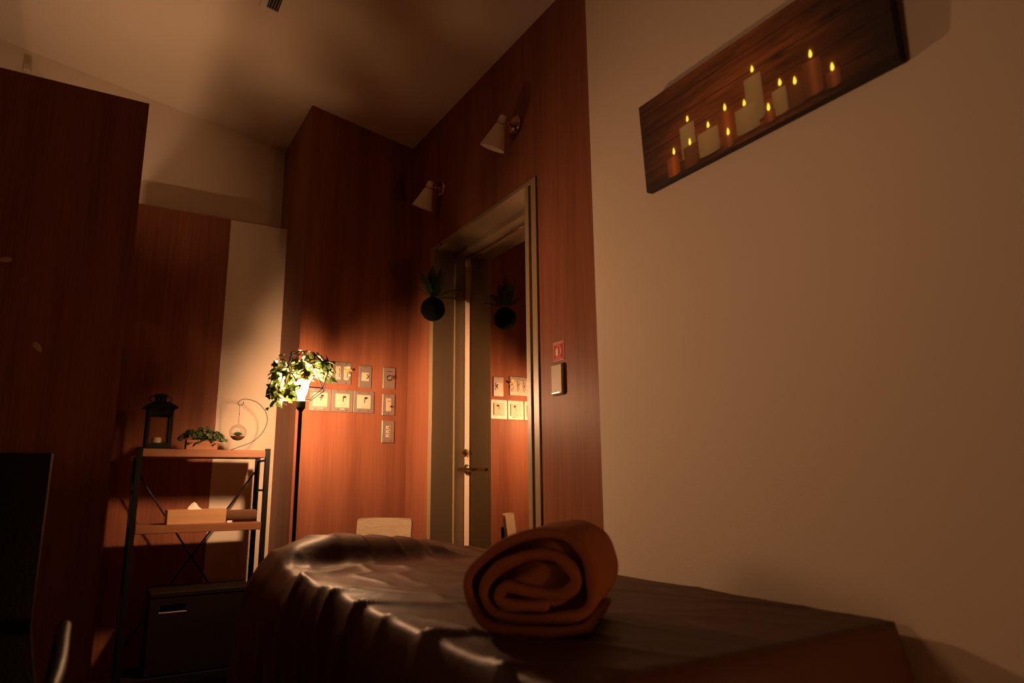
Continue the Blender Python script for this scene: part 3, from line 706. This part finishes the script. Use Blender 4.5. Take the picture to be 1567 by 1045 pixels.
# wire stand with hanging terrarium
ws = thing('wire_stand', 'curved black wire stand on the right of the top shelf holding a glass globe', 'stand', (.602, 3.55, TZ))
ring = [(0.546, 1.0867), (0.5919, 1.1047), (0.6526, 1.1321), (0.6924, 1.1728), (0.713, 1.2224), (0.7081, 1.2669), (0.6844, 1.3017), (0.6529, 1.3248), (0.6141, 1.3339), (0.5892, 1.3303), (0.5753, 1.3185), (0.5761, 1.3074), (0.5868, 1.3036), (0.5968, 1.3098), (0.5982, 1.3206)]
P = [((x - .59) * 1.02, 0, (z - 1.0867) * 1.02 + .0025) for x, z in ring]
MB().tube(catmull([(-.050, 0.004, .003)] + P, 6), .0017, 8).build('curved_arm', M['black'], ws, 'auto')
MB().tube([(-.012 + .042 * math.cos(a), .035 * math.sin(a), .0018) for a in [i * math.pi / 18 for i in range(36)]], .0017, 6, True).build('base_ring', M['black'], ws, 'auto')
gt = thing('hanging_terrarium', 'clear glass globe with succulent hanging from the curved wire stand', 'terrarium', (.594, 3.548, 1.1705))
prof = []
R_ = .040
for i in range(25):
    a = -math.pi / 2 + math.pi * i / 24; prof.append((max(.0004, R_ * math.cos(a)), R_ * math.sin(a)))
# globe with a round opening facing front-left
bm = bmesh.new(); bmesh.ops.create_uvsphere(bm, u_segments=40, v_segments=24, radius=R_)
od = Vector((-.35, -.93, .10)).normalized()
bmesh.ops.rotate(bm, verts=bm.verts, cent=(0, 0, 0), matrix=od.to_track_quat('Z', 'Y').to_matrix())
bmesh.ops.delete(bm, geom=[f for f in bm.faces if f.calc_center_median().normalized().dot(od) > .86], context='FACES')
me = bpy.data.meshes.new('globe'); bm.to_mesh(me); bm.free(); me.materials.append(M['thinglass']); me.polygons.foreach_set('use_smooth', [True] * len(me.polygons))
o = bpy.data.objects.new('globe', me); COL.objects.link(o); o.parent = gt
Mo = axis_to((0, 0, 0), od); co = R_ * .86; ro = math.sqrt(R_ ** 2 - co ** 2)
MB().tube([Mo @ Vector((ro * math.cos(a), ro * math.sin(a), co)) for a in [i * math.pi / 16 for i in range(32)]], .0007, 6, True).build('rim', M['thinglass'], gt, 'auto')
MB().lathe([(.0004, .040), (.004, .040), (.003, .046), (.005, .050), (.0004, .052)], 12).build('glass_knob', M['thinglass'], gt, 'auto')
MB().lathe([(.0004, -.038), (.018, -.034), (.030, -.024), (.033, -.018), (.0004, -.015)], 24).build('soil', M['soil'], gt, 'auto')
b = MB()
for i in range(26):
    a = i * 2.4; l_ = .028 - .0004 * i; el = .25 + i * .045; d_ = dirv(a, el)
    b.tube([(0, 0, -.016), tuple(Vector((0, 0, -.014)) + d_ * l_ * .5), tuple(Vector((0, 0, -.014)) + d_ * l_)], [.0025, .0034, .0004], 5)
b.build('succulent', mat('succulent_green', (.05, .12, .05), .5), gt)
b = MB(); b.tube([(.0, 0, .050), (.001, 0, .09), (-.002, 0, .1335)], .0011, 5); b.lathe([(.0003, -.005), (.0028, 0), (.0003, .005)], 8, Matrix.Translation((.001, 0, .090)))
b.build('cord', M['rope'], gt)

# second shelf
SZ = .7525
tb = thing('tissue_box', 'low light wood tissue box with a white tissue on the middle shelf', 'tissue box', (.427, 3.48, SZ))
b = MB(); b.box((-.121, -.060, 0), (.121, -.053, .062), .001); b.box((-.121, .053, 0), (.121, .060, .062), .001); b.box((-.121, -.053, 0), (-.114, .053, .062)); b.box((.114, -.053, 0), (.121, .053, .062))
b.box((-.114, -.053, .055), (.114, -.014, .0618)); b.box((-.114, .014, .055), (.114, .053, .0618)); b.box((-.114, -.014, .055), (-.070, .014, .0618)); b.box((.070, -.014, .055), (.114, .014, .0618)); b.box((-.114, -.053, 0), (.114, .053, .005))
b.build('box', M['lightwood'], tb)
b = MB(); n = 14; vs = []; fs = []
for j in range(8):
    t_ = j / 7
    for i in range(n):
        a = 2 * math.pi * i / n; rr = (1 - t_) ** .8
        vs.append((-.010 + math.cos(a) * .040 * rr * (1 + .12 * math.sin(3 * a + j)), math.sin(a) * .012 * (rr + .15 * math.sin(2 * a + j * .7)), .050 + t_ * .042 + .003 * math.sin(a * 3)))
for j in range(7):
    for i in range(n): fs.append((j * n + i, j * n + (i + 1) % n, (j + 1) * n + (i + 1) % n, (j + 1) * n + i))
b.add(vs, fs + [tuple(7 * n + i for i in range(n))]); b.build('tissue', M['tissue'], tb, 'auto')

def rolled_towel(name, label, center, rx, rz, length, ax, m, turns=3.2, path=None, core=None, th=.012, cat='towel', seed=1, loc=None):
    """spiral ribbon extruded along horizontal axis ax; path = list of (across, up) centreline points"""
    ax = Vector((ax[0], ax[1], 0)).normalized(); pp = Vector((ax.y, -ax.x, 0))
    if path is None:
        path = []
        for i in range(int(turns * 22)):
            t_ = i / (turns * 22 - 1); a = -math.pi / 2 + t_ * turns * 2 * math.pi; k = 1 - .88 * t_
            path.append(((rx - th / 2) * k * math.cos(a), rz + (rz - th / 2) * k * math.sin(a) * (1.0)))
        C2 = [Vector((x, z, 0)) for x, z in path]
    else: C2 = catmull([(x, z, 0) for x, z in path], 7)
    N = len(C2); nn = []
    for i in range(N):
        t_ = (C2[min(i + 1, N - 1)] - C2[max(i - 1, 0)]).normalized(); nn.append(Vector((-t_.y, t_.x, 0)))
    nl = 26; vs = []; fs = []
    stations = [(-.0, .35), (.003, .75), (.008, .96)] + [(.008 + (length - .016) * (j + 1) / (nl + 1), 1.) for j in range(nl)] + [(length - .008, .96), (length - .003, .75), (length, .35)]
    prof = []
    for j, (s_, k) in enumerate(stations):
        prev = len(vs)
        for i in range(N):
            for sg_ in (-1, 1):
                hh = th / 2 * k
                if i in (0, N - 1): hh *= .55
                c2 = C2[i] + nn[i] * sg_ * hh
                wob = .0035 * noise.noise(Vector((i * .14 + seed, s_ * 14, sg_ * .6))) * (rx / .1)
                ln_ = .004 * noise.noise(Vector((i * .09, seed * 3.1, 0))) * (1 if s_ < length / 2 else -1) * abs(2 * s_ / length - 1) ** 6 * (rx / .05)
                q = Vector(center) + pp * (c2.x + nn[i].x * wob) + ax * (s_ + ln_) + Vector((0, 0, max(c2.y + nn[i].y * wob, .0005)))
                vs.append(tuple(q))
        for i in range(0):
            pass
    W_ = 2 * N
    loopi = [2 * i for i in range(N)] + [2 * i + 1 for i in range(N - 1, -1, -1)]
    for j in range(len(stations) - 1):
        for k_ in range(W_):
            a, b_ = loopi[k_], loopi[(k_ + 1) % W_]
            fs.append((j * W_ + a, j * W_ + b_, (j + 1) * W_ + b_, (j + 1) * W_ + a))
    for j in (0, len(stations) - 1):
        for i in range(N - 1): fs.append((j * W_ + 2 * i, j * W_ + 2 * i + 1, j * W_ + 2 * i + 3, j * W_ + 2 * i + 2))
    b = MB()
    b.add([tuple(Vector(v_) - Vector(center)) for v_ in vs], fs)
    if core:      # the packed inner turns, set back from both ends
        n = len(core)
        cv = [pp * x + ax * s_ + Vector((0, 0, z)) for s_ in (.022, length - .022) for x, z in core]
        b.add([tuple(q) for q in cv], [tuple(range(n))[::-1], tuple(range(n, 2 * n))] + [(i, (i + 1) % n, (i + 1) % n + n, i + n) for i in range(n)])
    o = b.build(name, m, None, True, tuple(center)); tag(o, label, cat); return o
rolled_towel('rolled_towel', 'small dark brown rolled towel on the middle shelf beside the tissue box', (.556, 3.50, SZ), .034, .030, .136, (1, 0), M['cloth'], 2.6, th=.009, seed=5)
MB_ = MB().box((-.010, -.002, 0), (.012, .002, .010), .0008)
tag(MB_.build('paper_tag', M['tissue'], None, False, (.563, 3.408 + .012, SZ)), 'tiny white paper tag standing at the right end of the tissue box', 'tag')

# dark storage box on the bottom shelf
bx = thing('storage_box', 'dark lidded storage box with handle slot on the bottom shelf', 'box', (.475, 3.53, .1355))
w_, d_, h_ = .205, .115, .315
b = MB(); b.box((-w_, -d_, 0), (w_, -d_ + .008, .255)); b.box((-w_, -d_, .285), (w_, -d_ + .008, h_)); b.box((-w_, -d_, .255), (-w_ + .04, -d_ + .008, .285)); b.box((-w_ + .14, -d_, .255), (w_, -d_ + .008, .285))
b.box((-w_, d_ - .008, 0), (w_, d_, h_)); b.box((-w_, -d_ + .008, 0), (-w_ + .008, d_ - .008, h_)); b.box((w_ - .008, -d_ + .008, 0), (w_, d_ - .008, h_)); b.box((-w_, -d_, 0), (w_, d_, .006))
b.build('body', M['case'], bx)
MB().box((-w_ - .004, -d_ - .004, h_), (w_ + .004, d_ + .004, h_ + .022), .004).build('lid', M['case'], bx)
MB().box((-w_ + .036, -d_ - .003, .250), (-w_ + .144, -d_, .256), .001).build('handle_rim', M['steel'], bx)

# ------------------------------------------------------------------ pale wooden chair beyond the bed
A = Vector((1.105, 3.255, 0)); B_ = Vector((1.29, 3.035, 0)); xd = (B_ - A).normalized(); cx = (A + B_) / 2
ang = math.atan2(xd.y, xd.x)      # local x along the back, local -y = forward
ch = thing('wooden_chair', 'pale wooden chair with rounded plywood back, beyond the bed in the corner', 'chair', (cx.x, cx.y, 0), ang)
def roundrect(w, h, r, n=5):
    P = []
    for (sx, sy, a0) in ((1, 1, 0), (-1, 1, 90), (-1, -1, 180), (1, -1, 270)):
        for i in range(n + 1):
            a = math.radians(a0 + 90 * i / n); P.append((sx * (w - r) + r * math.cos(a), sy * (h - r) + r * math.sin(a)))
    return P
hw = (B_ - A).length / 2
def curved_panel(P, t, M4, bend, name, m, parent):
    b = MB(); b.poly(P, t, M4)
    return b.build(name, m, parent)
# curved backrest grid
nb = 20; vs = []; fs = []; HB = .080
def bx_(s, z):  # rounded outline half width at height
    r = .018; e = max(0, abs(z) - (HB - r)); return hw - (r - math.sqrt(max(0, r * r - e * e)))
zs = [-HB, -HB + .003, -HB + .008, -HB + .018, -.03, 0, .03, HB - .018, HB - .008, HB - .003, HB]
for side in (0, 1):
    for z in zs:
        for i in range(nb + 1):
            s = i / nb * 2 - 1; x = s * bx_(s, z); vs.append((x, .022 * (1 - s * s) + side * .011 + (z * .12), .682 + z))
nz = len(zs); F = lambda sd, j, i: sd * nz * (nb + 1) + j * (nb + 1) + i
for j in range(nz - 1):
    for i in range(nb):
        fs.append((F(0, j, i), F(0, j, i + 1), F(0, j + 1, i + 1), F(0, j + 1, i))); fs.append((F(1, j, i), F(1, j + 1, i), F(1, j + 1, i + 1), F(1, j, i + 1)))
    fs.append((F(0, j, 0), F(0, j + 1, 0), F(1, j + 1, 0), F(1, j, 0))); fs.append((F(0, j, nb), F(1, j, nb), F(1, j + 1, nb), F(0, j + 1, nb)))
for i in range(nb):
    fs.append((F(0, 0, i), F(1, 0, i), F(1, 0, i + 1), F(0, 0, i + 1))); fs.append((F(0, nz - 1, i), F(0, nz - 1, i + 1), F(1, nz - 1, i + 1), F(1, nz - 1, i)))
MB().add(vs, fs).build('backrest', M['chairwood'], ch, 'auto')
MB().poly(roundrect(hw, .17, .04), .014, Matrix.Translation((0, -.18, .42))).build('seat', M['chairwood'], ch)
for sx in (-1, 1):
    MB().tube([(sx * (hw - .03), -.33, .0), (sx * (hw - .04), -.30, .42)], .011, 10).build('leg', M['black'], ch, 'auto')
    MB().tube([(sx * (hw - .03), .05, .0), (sx * (hw - .04), -.03, .42), (sx * (hw - .045), .026, .62), (sx * (hw - .045), .030, .70)], .010, 10).build('leg', M['black'], ch, 'auto')
MB().tube([(-(hw - .04), -.29, .40), (hw - .04, -.29, .40)], .008, 8).build('seat_rail', M['black'], ch, 'auto')

# ------------------------------------------------------------------ massage bed
BX0, BX1, BY0, BY1, BZ = .545, 1.372, .806, 2.62, .65
bed = thing('massage_bed', 'massage bed under the brown cloth beside the cream wall', 'bed', ((BX0 + BX1) / 2, (BY0 + BY1) / 2, 0))
bw, bl = (BX1 - BX0) / 2 - .022, (BY1 - BY0) / 2 - .022
MB().box((-bw, -bl, .56), (bw, bl, BZ - .010), .020).build('padded_top', M['leather'], bed)
MB().box((-bw + .03, -bl + .03, .50), (bw - .03, bl - .03, .56)).build('under_frame', M['chairwood'], bed)
for sx in (-1, 1):
    for sy in (-1, 1): MB().box((sx * (bw - .07) - .022, sy * (bl - .10) - .022, 0), (sx * (bw - .07) + .022, sy * (bl - .10) + .022, .50), .003).build('leg', M['chairwood'], bed)
tagp = MB().box((-.24, -.075, 0), (.24, .075, .060), .028)
bol = tagp.build('head_bolster', M['leather'], None, 'auto', (.86, 2.47, BZ - .0095)); tag(bol, 'low bolster cushion hidden under the far end of the brown cloth', 'cushion')

def hump(x, y):
    gx = 1 / (1 + math.exp(-(x - .575) / .032)) * 1 / (1 + math.exp((x - 1.20) / .07))
    u_ = (y - 2.47); gy = math.exp(-(u_ / .115) ** 4)
    z = .090 * gx * gy * (1 - .30 * max(0, (x - .80) / .5))
    return z
def wrinkle(x, y):
    p = Vector((x * 2.2 + y * 1.4, y * 1.0 - x * .5, 3.1)); n1 = 1 - abs(noise.noise(p * 2.1)) * 2.2
    n2 = 1 - abs(noise.noise(Vector((x * 9 + y * 3, y * 3.5 - x * 3, 7.7)))) * 2.0
    n3 = noise.noise(Vector((x * 5, y * 2.5, 1.3)))
    le = math.exp(-(x - BX0) / .16); fe = math.exp(-(BY1 - y) / .40)
    a = .003 + .015 * le + .013 * fe
    near = min(1, max(0, (y - BY0) / .25)); 
    return (max(0, n1) ** 3 * a * 1.1 + max(0, n2) ** 3 * a * .55 + n3 * .003) * (.35 + .65 * near)
def surf(x, y): return BZ + hump(x, y) + wrinkle(x, y)
nx, ny = 110, 230
RC = .045
xs = [BX0 + (BX1 - BX0) * i / nx for i in range(nx + 1)]; ys = [BY0 + (BY1 - BY0) * j / ny for j in range(ny + 1)]
vs = []; fs = []
for j in range(ny + 1):
    for i in range(nx + 1):
        x, y = xs[i], ys[j]
        # round the plan corners
        cx_ = max(BX0 + RC, min(BX1 - RC, x)); cy_ = max(BY0 + RC, min(BY1 - RC, y)); dx, dy = x - cx_, y - cy_
        if dx and dy:
            m_ = max(abs(dx), abs(dy)); l_ = math.hypot(dx, dy); x, y = cx_ + dx * m_ / l_, cy_ + dy * m_ / l_
        e = min(x - BX0, y - BY0, BY1 - y, BX1 - x); dz = -.012 * max(0, 1 - max(e, 0) / .018) ** 2
        vs.append((x, y, surf(x, y) + dz))
G = lambda i, j: j * (nx + 1) + i
for j in range(ny):
    for i in range(nx): fs.append((G(i, j), G(i + 1, j), G(i + 1, j + 1), G(i, j + 1)))
per = [G(i, 0) for i in range(nx)] + [G(nx, j) for j in range(ny)] + [G(nx - i, ny) for i in range(nx)] + [G(0, ny - j) for j in range(ny)]
ctr = Vector(((BX0 + BX1) / 2, (BY0 + BY1) / 2))
prev = per; nd = 26; arc = 0
P0 = [Vector(vs[i]) for i in per]
s_acc = [0]
for a, b_ in zip(P0, P0[1:]): s_acc.append(s_acc[-1] + (b_ - a).length)
for k in range(1, nd + 1):
    t_ = k / nd; drop = .018 * min(1, k / 3) + (.50) * t_ ** 1.0; ring_ = []
    for n_, p in enumerate(P0):
        # outward normal from rounded rect
        cx_ = max(BX0 + RC, min(BX1 - RC, p.x)); cy_ = max(BY0 + RC, min(BY1 - RC, p.y)); o2 = Vector((p.x - cx_, p.y - cy_))
        corner = abs(o2.x) > 1e-4 and abs(o2.y) > 1e-4
        o2 = o2.normalized() if o2.length > 1e-6 else Vector((-1, 0))
        cf = max(0, 1 - abs(abs(o2.x) - abs(o2.y)) ) if corner else 0
        s = s_acc[n_]
        fold = noise.noise(Vector((s * 7.5, t_ * .8, 2.2))) * .050 + noise.noise(Vector((s * 17, t_ * 1.4, 5.2))) * .018
        left = max(0, -o2.x)
        outw = .010 * min(1, k / 3) + t_ * (.010 + fold * 1.0 + .07 * cf) + .055 * left * (1 - math.exp(-drop / .06)) * math.exp(-((BY1 - p.y) / .9))
        outw = max(outw, .004 * min(1, k / 2))
        x = p.x + o2.x * outw; y = p.y + o2.y * outw; x = min(x, XW - .0025 if p.x < XW else x)
        ring_.append(len(vs)); vs.append((x, y, p.z - drop))
    for n_ in range(len(per)):
        m_ = (n_ + 1) % len(per); fs.append((prev[n_], ring_[n_], ring_[m_], prev[m_]))
    prev = ring_
m, nt, bs = nmat('brown_satin')
bs.inputs['Base Color'].default_value = (.062, .023, .013, 1); bs.inputs['Roughness'].default_value = .52; bs.inputs['Specular IOR Level'].default_value = .22
bs.inputs['Sheen Weight'].default_value = .0; bs.inputs['Sheen Roughness'].default_value = .35; bs.inputs['Sheen Tint'].default_value = (1, .5, .3, 1)
tc = nt.nodes.new('ShaderNodeTexCoord'); n = nt.nodes.new('ShaderNodeTexNoise'); n.inputs['Scale'].default_value = 30; n.inputs['Detail'].default_value = 5
nt.links.new(tc.outputs['Object'], n.inputs['Vector']); bp = nt.nodes.new('ShaderNodeBump'); bp.inputs['Strength'].default_value = .35; bp.inputs['Distance'].default_value = .004
nt.links.new(n.outputs['Fac'], bp.inputs['Height']); nt.links.new(bp.outputs['Normal'], bs.inputs['Normal'])
o = MB().add(vs, fs).build('bed_cloth', m, None, True); tag(o, 'creased dark brown satin cloth draped over the massage bed', 'cloth')

# large rolled towel on the bed
TP = [(0.0923, 0.0229), (0.0445, 0.013), (-0.0042, 0.0115), (-0.0789, 0.0160), (-0.1173, 0.0506), (-0.1279, 0.09), (-0.107, 0.126), (-0.0525, 0.1602), (0.0037, 0.1775), (0.0558, 0.1722), (0.0867, 0.1461), (0.0998, 0.1077), (0.0985, 0.0673), (0.0763, 0.0428), (0.0352, 0.0344), (-0.0286, 0.0333), (-0.0768, 0.0409), (-0.0965, 0.0684), (-0.0859, 0.1018), (-0.0528, 0.1256), (-0.0121, 0.140), (0.0327, 0.1396), (0.0636, 0.1188), (0.0702, 0.0933), (0.046, 0.0755), (-0.003, 0.0775), (-0.0531, 0.0829), (-0.0672, 0.0662), (-0.0484, 0.0534), (-0.0134, 0.0554), (0.0212, 0.0556)]
rolled_towel('rolled_towel', 'large brown rolled terry towel lying on the near end of the bed', (.686, 1.058, BZ + .003), .11, .09, .30, (.728, .685), mat('brown_terry', (.26, .088, .034), .95, bump=1, bscale=420, spec=.1), path=TP, core=TP[1:13], th=.0195, seed=2)

# ------------------------------------------------------------------ black armchair at the left
oc = thing('office_chair', 'black upholstered armchair in the dark at the left before the partition', 'chair', (-.30, 1.45, 0), 0)
def cushion(name, lo, hi, r, m, parent, M4=None):
    return MB().box(lo, hi, r, M4).build(name, m, parent, 'auto')
Mb = Matrix.Translation((0, .17, .42)) @ Matrix.Rotation(-.06, 4, 'X')
bk = MB(); P = roundrect(.225, .275, .02)
vs = []; fs = []
nb_ = 14; nzz = 14
for sd in (0, 1):
    for j in range(nzz + 1):
        for i in range(nb_ + 1):
            s = i / nb_ * 2 - 1; t_ = j / nzz; hw_ = .232 + .055 * max(0, (.45 - t_) / .45) ** 1.3
            x = s * hw_; y = (-.03 * (1 - s * s) * (1 if sd == 0 else .3)) + sd * .035 + .02 * s * s * -1
            vs.append((x, y, .0 + t_ * .565))
F = lambda sd, j, i: sd * (nzz + 1) * (nb_ + 1) + j * (nb_ + 1) + i
for j in range(nzz):
    for i in range(nb_):
        fs.append((F(0, j, i), F(0, j, i + 1), F(0, j + 1, i + 1), F(0, j + 1, i))); fs.append((F(1, j, i), F(1, j + 1, i), F(1, j + 1, i + 1), F(1, j, i + 1)))
    fs.append((F(0, j, 0), F(0, j + 1, 0), F(1, j + 1, 0), F(1, j, 0))); fs.append((F(0, j, nb_), F(1, j, nb_), F(1, j + 1, nb_), F(0, j + 1, nb_)))
for i in range(nb_):
    fs.append((F(0, 0, i), F(1, 0, i), F(1, 0, i + 1), F(0, 0, i + 1))); fs.append((F(0, nzz, i), F(0, nzz, i + 1), F(1, nzz, i + 1), F(1, nzz, i)))
MB().add(vs, fs, Mb).build('backrest', M['leather'], oc, 'auto')
cushion('seat', (-.25, -.30, .40), (.25, .17, .49), .03, M['leather'], oc)
for sx in (-1, 1):
    a = MB(); x = sx * .285
    a.tube(catmull([(x, .165, .66), (x * 1.0, .08, .655), (x, -.08, .64), (x * .97, -.20, .615), (x * .95, -.235, .57)], 6), [.013] * 24 + [.009], 12)
    a.build('armrest', M['leather'], oc, 'auto')
    MB().tube([(x * .97, -.225, .585), (x * .92, -.20, .42)], .012, 10).build('arm_support', M['black'], oc, 'auto')
MB().tube([(0, -.06, .06), (0, -.06, .42)], .028, 16).build('gas_column', M['black'], oc, 'auto')
for i in range(5):
    a = i * 2 * math.pi / 5 + .3; d_ = Vector((math.cos(a), math.sin(a), 0))
    lg = MB().tube([(0, -.06, .10), tuple(Vector((0, -.06, .065)) + d_ * .27)], [.022, .014], 10).build('base_leg', M['black'], oc, 'auto')
    c_ = Vector((0, -.06, .026)) + d_ * .27
    MB().tube([tuple(c_ - Vector((-d_.y, d_.x, 0)) * .016), tuple(c_ + Vector((-d_.y, d_.x, 0)) * .016)], .0255, 14).build('caster', M['dark'], lg, 'auto')
